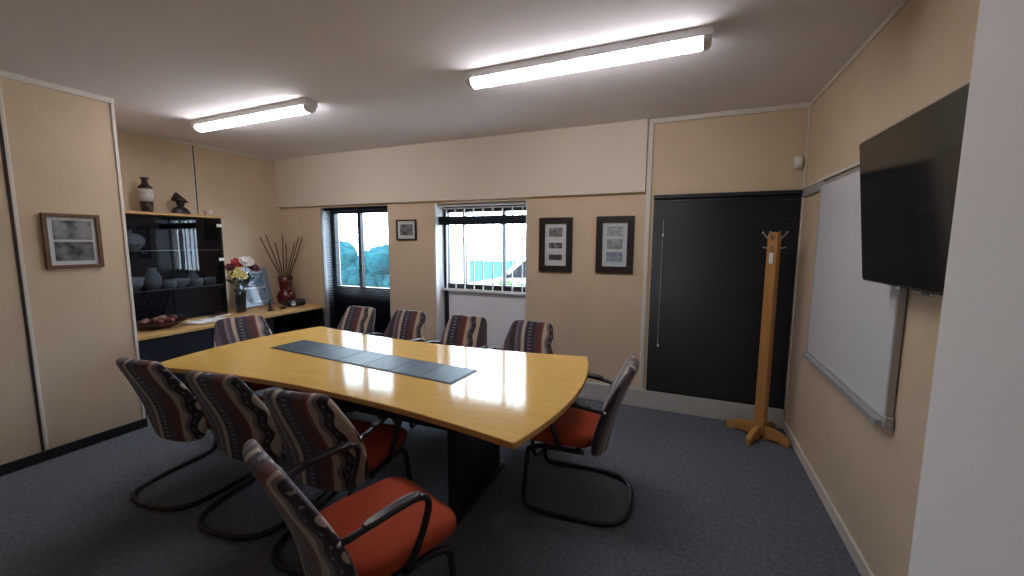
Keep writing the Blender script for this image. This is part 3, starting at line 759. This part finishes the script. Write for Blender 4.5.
# red vase with sticks
RX, RY = -4.73, 3.655
rv = thing('vase', 'oxblood red vase with a waisted neck holding dried sticks in the back corner', 'vase', (RX, RY, WZ + .0006))
bm = bmesh.new(); lathe(bm, [(.065, 0), (.075, .006), (.105, .05), (.112, .10), (.100, .145), (.072, .175), (.066, .195), (.078, .28), (.090, .36), (.084, .36), (.072, .28), (.060, .195), (.060, .10), (.055, .05), (.001, .045)], 32); obj('body', bm, M['redglaze'], rv, smooth=True)
bm = bmesh.new(); blob(bm, (.098, .0, .15), .014, .5, 1.3, .6); o = obj('emblem', bm, M['white'], rv, smooth=True); o['label'] = 'small white mark'
tips = [(-.15, -.20, .86), (-.11, -.15, .885), (-.02, -.10, .80), (.0, .0, .885), (.015, .025, .79), (.09, .10, .80), (.13, .125, .86), (.17, .145, .855)]
ords = ['leftmost', 'second from the left', 'third from the left', 'tallest, upright in the middle', 'short, just right of the middle', 'third from the right', 'second from the right', 'rightmost']
for i, (dx, dy, dz) in enumerate(tips):
    bm = bmesh.new(); k_ = i - 3.5; fan = Vector((.58, .81, 0)); side = Vector((-.81, .58, 0)) * (.014 if i % 2 else -.014); b0 = fan * k_ * .009 + side; e = Vector((dx, dy, dz - .06)); lipp = fan * k_ * .0165 + side * 1.2; lipp.z = .295
    q = [b0, lipp, lipp + (e - lipp) * .5 + Vector((random.uniform(-.01, .01), random.uniform(-.01, .01), 0)), e]
    tube(bm, smooth_path(q, 5), .0085, 7, r_end=.006)
    o = obj('dried_stick', bm, M['stick'], None, loc=(RX, RY, WZ + .065), smooth=True); tag(o, 'thin brown dried stick in the red vase, ' + ords[i], 'stick', 'dried sticks in the red vase')
# small black device + little figures
pj = thing('desk_device', 'small black box-shaped device with a silver end lying before the red vase', 'device', (-4.50, 3.58, WZ + .0006), math.radians(78))
bm = bmesh.new(); bx(bm, -.115, .115, -.075, .075, .008, .082); obj('case', bm, M['plastic'], pj, bevel=.018, seg=3)
bm = bmesh.new(); lathe(bm, [(.030, 0), (.030, .018), (.024, .018), (.022, .006), (.001, .006)], 20); bmesh.ops.rotate(bm, verts=bm.verts, cent=(0, 0, 0), matrix=Matrix.Rotation(PI / 2, 3, 'X')); bmesh.ops.translate(bm, verts=bm.verts, vec=(-.05, -.076, .047)); o = obj('lens', bm, M['steel'], pj, smooth=True); o['label'] = 'silver lens ring'
bm = bmesh.new()
for x in (-.09, .09):
    for y in (-.05, .05): lathe(bm, [(.008, 0), (.008, .0095)], 10, (x, y, 0))
obj('feet', bm, M['plastic'], pj)
def statuette(label, x, y, h, rz):
    s = thing('statuette', label, 'statuette', (x, y, WZ + .0006), rz, 'little dark statuettes on the worktop')
    bm = bmesh.new(); lathe(bm, [(.034, 0), (.036, .006), (.030, .014), (.001, .015)], 20); obj('base', bm, M['bronze'], s, smooth=True)
    bm = bmesh.new(); rings = [[(r_ * .7 * math.cos(a), r_ * math.sin(a), z_ * h) for a in [2 * PI * k / 16 for k in range(16)]] for r_, z_ in ((.020, .10), (.024, .2), (.018, .42), (.022, .62), (.020, .72), (.009, .78), (.008, .81))]
    loft(bm, rings); obj('torso', bm, M['bronze'], s, smooth=True)
    bm = bmesh.new(); blob(bm, (0, 0, h * .89), h * .11, .9, .85, 1.1); obj('head', bm, M['bronze'], s, smooth=True)
statuette('tall dark statuette standing before the silver picture frame', -4.42, 3.20, .135, 0)
st = thing('pebble_dish', 'tiny dark dish beside the tall statuette, before the red vase', 'dish', (-4.42, 3.36, WZ + .0006))
bm = bmesh.new(); lathe(bm, [(.025, 0), (.03, .004), (.045, .022), (.041, .022), (.025, .008), (.001, .007)], 20); obj('dish_body', bm, M['bronze'], st, smooth=True)
bm = bmesh.new(); blob(bm, (0, 0, .02), .018, 1.2, 1, .7); obj('dish_knob', bm, M['bronze'], st, smooth=True)

# ------------------------------------------------------------------ pictures on the walls
def picture(label, cx, cz, w, h, fw, photos, fmat, mmat, wall='back', depth=.022, y=YB):
    if wall == 'back': p = thing('framed_picture', label, 'picture', (cx, y, cz)); 
    else: p = thing('framed_picture', label, 'picture', (XP + .001, cx, cz), PI / 2)
    def part(nm, rects, y0, y1, mat, bev=0.):
        bm = bmesh.new()
        for x0, x1, z0, z1 in rects: bx(bm, x0, x1, -y1, -y0, z0, z1)
        return obj(nm, bm, mat, p, bevel=bev)
    a, c = w / 2, h / 2
    part('frame', [(-a, a, c - fw, c), (-a, a, -c, -c + fw), (-a, -a + fw, -c + fw, c - fw), (a - fw, a, -c + fw, c - fw)], 0, depth, fmat, .002)
    part('mount', [(-a + fw, a - fw, -c + fw, c - fw)], .001, .008, mmat)
    for k, (x0, x1, z0, z1, lo, hi, sc) in enumerate(photos):
        part('photograph', [(x0, x1, z0, z1)], .008, .0092, photo_mat('print', lo, hi, sc, cx + k * 2.3))
    part('pane', [(-a + fw, a - fw, -c + fw, c - fw)], .013, .015, M['glass'])
    return p
dk, md_, lt = (.03, .025, .025), (.22, .20, .19), (.50, .49, .48)
picture('wood framed picture with two stacked photographs on the left wall', 1.462, 1.527, .300, .385, .024,
        [(-.100, .102, .010, .145, (.04, .035, .035), (.38, .36, .35), 16), (-.100, .102, -.140, -.005, (.03, .028, .03), (.26, .25, .25), 16)], M['brownframe'], M['mat'], 'left')
picture('small black framed photograph between the glazed door and the clear window', -2.945, 1.668, .275, .232, .016, [(-.088, .088, -.062, .062, dk, (.30, .30, .32), 18)], M['blackframe'], M['mat'])
blk = M['blackframe']
picture('dark framed picture of three landscapes, nearer the clear window', -1.160, 1.508, .338, .530, .060,
        [(-.068, .068, .080, .165, (.14, .12, .11), (.34, .31, .29), 22), (-.068, .068, -.035, .020, (.03, .03, .03), (.36, .35, .34), 24), (-.068, .068, -.150, -.095, (.015, .015, .02), (.12, .12, .13), 24)], blk, M['mat'])
picture('dark framed picture of three pale photographs, nearer the black blind', -.590, 1.513, .345, .525, .060,
        [(-.073, .073, .080, .168, (.34, .34, .34), (.55, .55, .54), 22), (-.073, .073, -.040, .050, (.22, .21, .20), (.50, .49, .48), 22), (-.073, .073, -.158, -.070, (.16, .20, .26), (.36, .40, .45), 18)], blk, M['matcool'])

# ------------------------------------------------------------------ right wall: whiteboard, rail, television, sensor
wbz0, wbz1, wy0, wy1 = .785, 1.925, 2.115, 3.31
wbx = XR - .026
wb_ = thing('whiteboard', 'large whiteboard with grey aluminium frame on the right wall', 'whiteboard', (wbx, (wy0 + wy1) / 2, wbz0))
def wp(nm, p, mat, bev=0.): return rp(wb_, nm, p, mat, bev)
wp('writing_surface', (wbx, XR - .008, wy0 + .015, wy1 - .012, wbz0 + .012, wbz1 - .012), M['wboard'])
bm = bmesh.new(); l = wb_.location
for p in ((wbx - .004, XR - .004, wy0, wy0 + .018, wbz0, wbz1), (wbx - .004, XR - .004, wy1 - .014, wy1, wbz0, wbz1), (wbx - .004, XR - .004, wy0 + .018, wy1 - .014, wbz1 - .014, wbz1), (wbx - .004, XR - .004, wy0 + .018, wy1 - .014, wbz0, wbz0 + .014)):
    bx(bm, p[0] - l.x, p[1] - l.x, p[2] - l.y, p[3] - l.y, p[4] - l.z, p[5] - l.z)
obj('board_frame', bm, M['alu'], wb_, bevel=.002)
wp('pen_tray', (wbx - .030, XR - .004, wy0 + .02, wy1 - .02, wbz0 - .024, wbz0 - .001), M['alu'], .003)
for yy in (wy0, wy1):
    for zz in (wbz0, wbz1): wp('corner_cap', (wbx - .008, XR - .004, yy - .012, yy + .022 if yy == wy0 else yy + .012, zz - .026 if zz == wbz0 else zz - .02, zz + .022 if zz == wbz0 else zz + .004), M['tvbody'] if 0 else M['alu'], .003)
wr = thing('wall_rail', 'grey hanging rail with white cover along the right wall above the whiteboard', 'rail', (XR - .02, 2.85, 1.93))
rp(wr, 'rail_body', (XR - .018, XR, 3.312, YB - .05, 1.885, 1.945), M['alu'], .003)
o = rp(wr, 'top_cover', (XR - .022, XR, 1.9, YB - .05, 1.946, 1.962), M['trim'], .003); o['label'] = 'white top cover'

tv = thing('television', 'black flat screen television tilted down on the right wall', 'television', (.70, 1.70, 1.665))
tt = math.radians(-5.6)   # top leans into the room
def tvp(nm, x0, x1, y0, y1, z0, z1, mat, bev=.003, parent=None):
    bm = bmesh.new(); bx(bm, x0, x1, y0, y1, z0, z1); bmesh.ops.rotate(bm, verts=bm.verts, cent=(0, 0, 0), matrix=Matrix.Rotation(tt, 3, 'Y')); return obj(nm, bm, mat, parent or tv, bevel=bev)
tvp('housing', -.002, .035, -.515, .515, -.292, .292, M['tvbody'], .006)
tvp('rear_housing', .035, .065, -.36, .36, -.22, .15, M['tvbody'], .01)
tvp('screen', -.0045, -.0015, -.507, .507, -.280, .285, M['screen'], .001)
o = tvp('logo_plate', -.004, .004, -.03, .03, -.300, -.291, M['chrome'], .001); o['label'] = 'small bright plate under the screen'
bm = bmesh.new(); bx(bm, .125, .147, -.12, .12, -.12, .12); bx(bm, .055, .13, -.08, -.05, -.03, .03); bx(bm, .055, .13, .05, .08, -.03, .03); obj('wall_bracket', bm, M['bmetal'], tv, bevel=.003)

ms = thing('motion_sensor', 'small white motion sensor high on the back wall beside the right corner', 'sensor', (.795, YB, 2.16))
bm = bmesh.new(); bx(bm, -.030, .030, -.012, .004, -.05, .05); obj('back_plate', bm, M['sensor'], ms, bevel=.006)
bm = bmesh.new(); rings = []
for zz, r_ in ((-.048, .018), (-.03, .030), (0, .034), (.03, .030), (.048, .016)):
    rings.append([(r_ * math.cos(a), -.012 - r_ * 1.1 * math.sin(a), zz) for a in [PI * k / 12 for k in range(13)]])
loft(bm, rings); obj('lens_cover', bm, M['sensor'], ms, smooth=True)

# ------------------------------------------------------------------ coat stand
cs = thing('coat_stand', 'wooden coat stand with metal hooks and four splayed feet in front of the black blind', 'coat stand', (.628, 3.585, 0), math.radians(-30))
bm = bmesh.new()
loft(bm, [[(sx * w, sy * w, z) for sx, sy in ((-1, -1), (1, -1), (1, 1), (-1, 1))] for w, z in ((.037, .035), (.036, 1.60), (.026, 1.615))]); obj('pole', bm, M['oak'], cs, bevel=.008)
for k in range(4):
    bm = bmesh.new(); pr = [(.030, .0), (.030, .105), (.06, .105), (.13, .098), (.19, .080), (.236, .058), (.248, .046), (.250, 0), (.205, 0), (.17, .014), (.08, .014), (.05, .0)]
    loft(bm, [[(x, -.019, z) for x, z in pr], [(x, .019, z) for x, z in pr]])
    if k in (0, 3): bmesh.ops.scale(bm, verts=bm.verts, vec=(.84, 1, 1))
    bmesh.ops.rotate(bm, verts=bm.verts, cent=(0, 0, 0), matrix=Matrix.Rotation(k * PI / 2, 3, 'Z')); obj('foot', bm, M['oak'], cs, bevel=.004)
for k in range(4):
    Rk = Matrix.Rotation(k * PI / 2, 3, 'Z')
    for q in ([(.033, 0, 1.560), (.052, 0, 1.575), (.072, 0, 1.600), (.082, 0, 1.614)], [(.033, 0, 1.505), (.048, 0, 1.498), (.062, 0, 1.497), (.072, 0, 1.502)]):
        bm = bmesh.new(); tube(bm, [Rk @ Vector(p) for p in smooth_path(q, 5)], .0052, 8)
        e = Rk @ Vector(q[-1]); blob(bm, e, .0085, sub=2); obj('hook', bm, M['steel'], cs, smooth=True)
bm = bmesh.new(); bx(bm, -.014, .014, -.0405, -.0355, 1.38, 1.46); bmesh.ops.rotate(bm, verts=bm.verts, cent=(0, 0, 0), matrix=Matrix.Rotation(0, 3, 'Z')); o = obj('tag_sticker', bm, M['white'], cs, bevel=.002); o['label'] = 'small white sticker'

# ------------------------------------------------------------------ outdoors seen through the openings
struct(box('ground_outside', -22, 8, YB + .5, 24, -.2, -.1, M['ground']))
ow = thing('boundary_wall', 'pale plastered boundary wall outside the windows', 'wall', (-7, 10.2, -.1))
bm = bmesh.new(); bx(bm, -12, 12, -.1, .1, 0, 1.72); obj('masonry', bm, M['outwall'], ow)
bm = bmesh.new(); bx(bm, -12.05, 12.05, -.14, .14, 1.72, 1.79); obj('coping', bm, M['outwall'], ow, bevel=.01)
sh = thing('garden_shed', 'low teal shed standing in the yard outside the clear window', 'shed', (-4.42, 9.2, -.1))
bm = bmesh.new(); bx(bm, -.45, .45, -.4, .4, 0, 1.20); obj('walls', bm, M['teal'], sh)
bm = bmesh.new(); loft(bm, [[(-.5, -.46, 1.18), (-.5, .46, 1.18), (-.5, .46, 1.22), (-.5, -.46, 1.26)], [(.5, -.46, 1.18), (.5, .46, 1.18), (.5, .46, 1.22), (.5, -.46, 1.26)]]); obj('roof', bm, M['outwall'], sh)
bm = bmesh.new(); bx(bm, -.25, .2, -.412, -.4, .02, 1.05); obj('shed_door', bm, M['teal'], sh)
hd = thing('hedge', 'blue green hedge in the yard seen through the glazed door', 'hedge', (-7.6, 8.2, -.1))
bm = bmesh.new()
for i in range(60):
    blob(bm, (random.uniform(-1.6, 1.5), random.uniform(-.3, .3), random.uniform(.2, 1.35)), random.uniform(.22, .36), rough=.18, sub=2)
obj('foliage', bm, M['hedge'], hd)
bm = bmesh.new()
for x in (-1.2, -.4, .4, 1.2): tube(bm, [(x, 0, 0), (x, 0, .5)], .04, 8)
obj('trunks', bm, M['bark'], hd)
bs = thing('shrub', 'bright green shrub outside the clear window, before the white car', 'shrub', (-2.55, 6.3, -.1))
bm = bmesh.new()
for i in range(40):
    blob(bm, (random.uniform(-.45, .35), random.uniform(-.2, .2), random.uniform(.15, .92)), random.uniform(.10, .17), rough=.2, sub=2)
obj('foliage', bm, M['bush'], bs); bm = bmesh.new(); tube(bm, [(0, 0, 0), (0, 0, .4)], .03, 8); obj('stem', bm, M['bark'], bs)
trr = thing('tree', 'pale bare-branched tree outside behind the teal shed', 'tree', (-3.75, 9.80, -.1))
bm = bmesh.new(); tube(bm, smooth_path([(0, 0, 0), (.03, 0, 1.1), (.06, 0, 2.2), (.15, 0, 3.4)], 5), .075, 10, r_end=.04); obj('trunk', bm, M['bark'], trr, smooth=True)
for q in ([(.04, 0, 1.5), (-.5, .1, 1.9), (-1.0, .1, 2.3)], [(.06, 0, 1.9), (.5, 0, 2.3), (.8, 0, 2.9)], [(.1, 0, 2.4), (-.3, 0, 2.9), (-.5, 0, 3.5)]):
    bm = bmesh.new(); tube(bm, smooth_path(q, 5), .035, 8, r_end=.012); obj('branch', bm, M['bark'], trr, smooth=True)
car = thing('car', 'white car parked outside to the right behind the clear window', 'car', (-2.12, 7.7, -.1))
side = [(-2.0, .35), (-2.05, .6), (-1.95, .78), (-1.1, .95), (-.55, 1.38), (.6, 1.42), (1.35, 1.05), (1.95, .95), (2.05, .6), (2.0, .35), (1.65, .30), (1.05, .30), (-.95, .30), (-1.6, .30)]
bm = bmesh.new(); loft(bm, [[(x, -.80 + .10 * max(0, z - .9), z) for x, z in side], [(x, .80 - .10 * max(0, z - .9), z) for x, z in side]]); obj('body', bm, M['carwhite'], car, bevel=.05, seg=3)
for pts_ in ([(-.92, .98), (-.52, 1.32), (-.02, 1.35), (-.02, .98)], [(.04, .98), (.04, 1.35), (.55, 1.35), (1.0, 1.1), (1.0, .98)]):
    bm = bmesh.new(); loft(bm, [[(x, -.815 + .10 * (z - .9), z) for x, z in pts_], [(x, -.77 + .10 * (z - .9), z) for x, z in pts_]]); obj('side_window', bm, M['carglass'], car)
bm = bmesh.new(); loft(bm, [[(x, -.68, z) for x, z in ((-1.10, .965), (-.60, 1.365), (-.57, 1.34), (-1.05, .94))], [(x, .68, z) for x, z in ((-1.10, .965), (-.60, 1.365), (-.57, 1.34), (-1.05, .94))]]); obj('windscreen', bm, M['carglass'], car)
for wx in (-1.28, 1.35):
    for wy in (-.74, .74):
        bm = bmesh.new(); lathe(bm, [(.2, -.1), (.31, -.09), (.33, -.05), (.33, .05), (.31, .09), (.2, .1)], 28); bmesh.ops.rotate(bm, verts=bm.verts, cent=(0, 0, 0), matrix=Matrix.Rotation(PI / 2, 3, 'X')); bmesh.ops.translate(bm, verts=bm.verts, vec=(wx, wy, .33)); wo = obj('wheel', bm, M['tyre'], car, smooth=False)
        bm = bmesh.new(); lathe(bm, [(.001, .0), (.19, .0), (.2, -.02)], 20); bmesh.ops.rotate(bm, verts=bm.verts, cent=(0, 0, 0), matrix=Matrix.Rotation(PI / 2 if wy < 0 else -PI / 2, 3, 'X')); bmesh.ops.translate(bm, verts=bm.verts, vec=(wx, wy + (-.103 if wy < 0 else .103), .33)); obj('hub_cap', bm, M['alu'], wo)
bm = bmesh.new(); blob(bm, (-.88, -.93, 1.02), .10, .7, 1, .75); tube(bm, [(-.88, -.76, .97), (-.88, -.9, 1.0)], .02, 8); o = obj('wing_mirror', bm, M['tyre'], car, smooth=True); o['label'] = 'black wing mirror'

# ------------------------------------------------------------------ light and camera
w = bpy.data.worlds.new('sky'); scene.world = w; w.use_nodes = True
bg = w.node_tree.nodes['Background']; bg.inputs[0].default_value = (.76, .89, 1, 1); bg.inputs[1].default_value = 12.5

cam = bpy.data.cameras.new('camera'); co = bpy.data.objects.new('camera', cam); COL.objects.link(co)
cam.sensor_fit = 'HORIZONTAL'; cam.sensor_width = 36; cam.lens = 36 * 403.67 / 1024; cam.clip_start = .02
rv_, uv_, fv_ = Vector((0.92113817, 0.38921408, 0.00410651)), Vector((-0.04761506, 0.10220524, 0.99362312)), Vector((-0.3863124, 0.91545971, -0.1126776))
m3 = Matrix((rv_, uv_, -fv_)).transposed()
co.matrix_world = Matrix.Translation((0, 0, 1.5318)) @ m3.to_4x4()
scene.camera = co
vs = scene.view_settings
scene.display_settings.display_device = 'sRGB'
vs.view_transform = 'Standard'; vs.look = 'None'; vs.gamma = 1; vs.use_curve_mapping = False; vs.exposure = 0.28
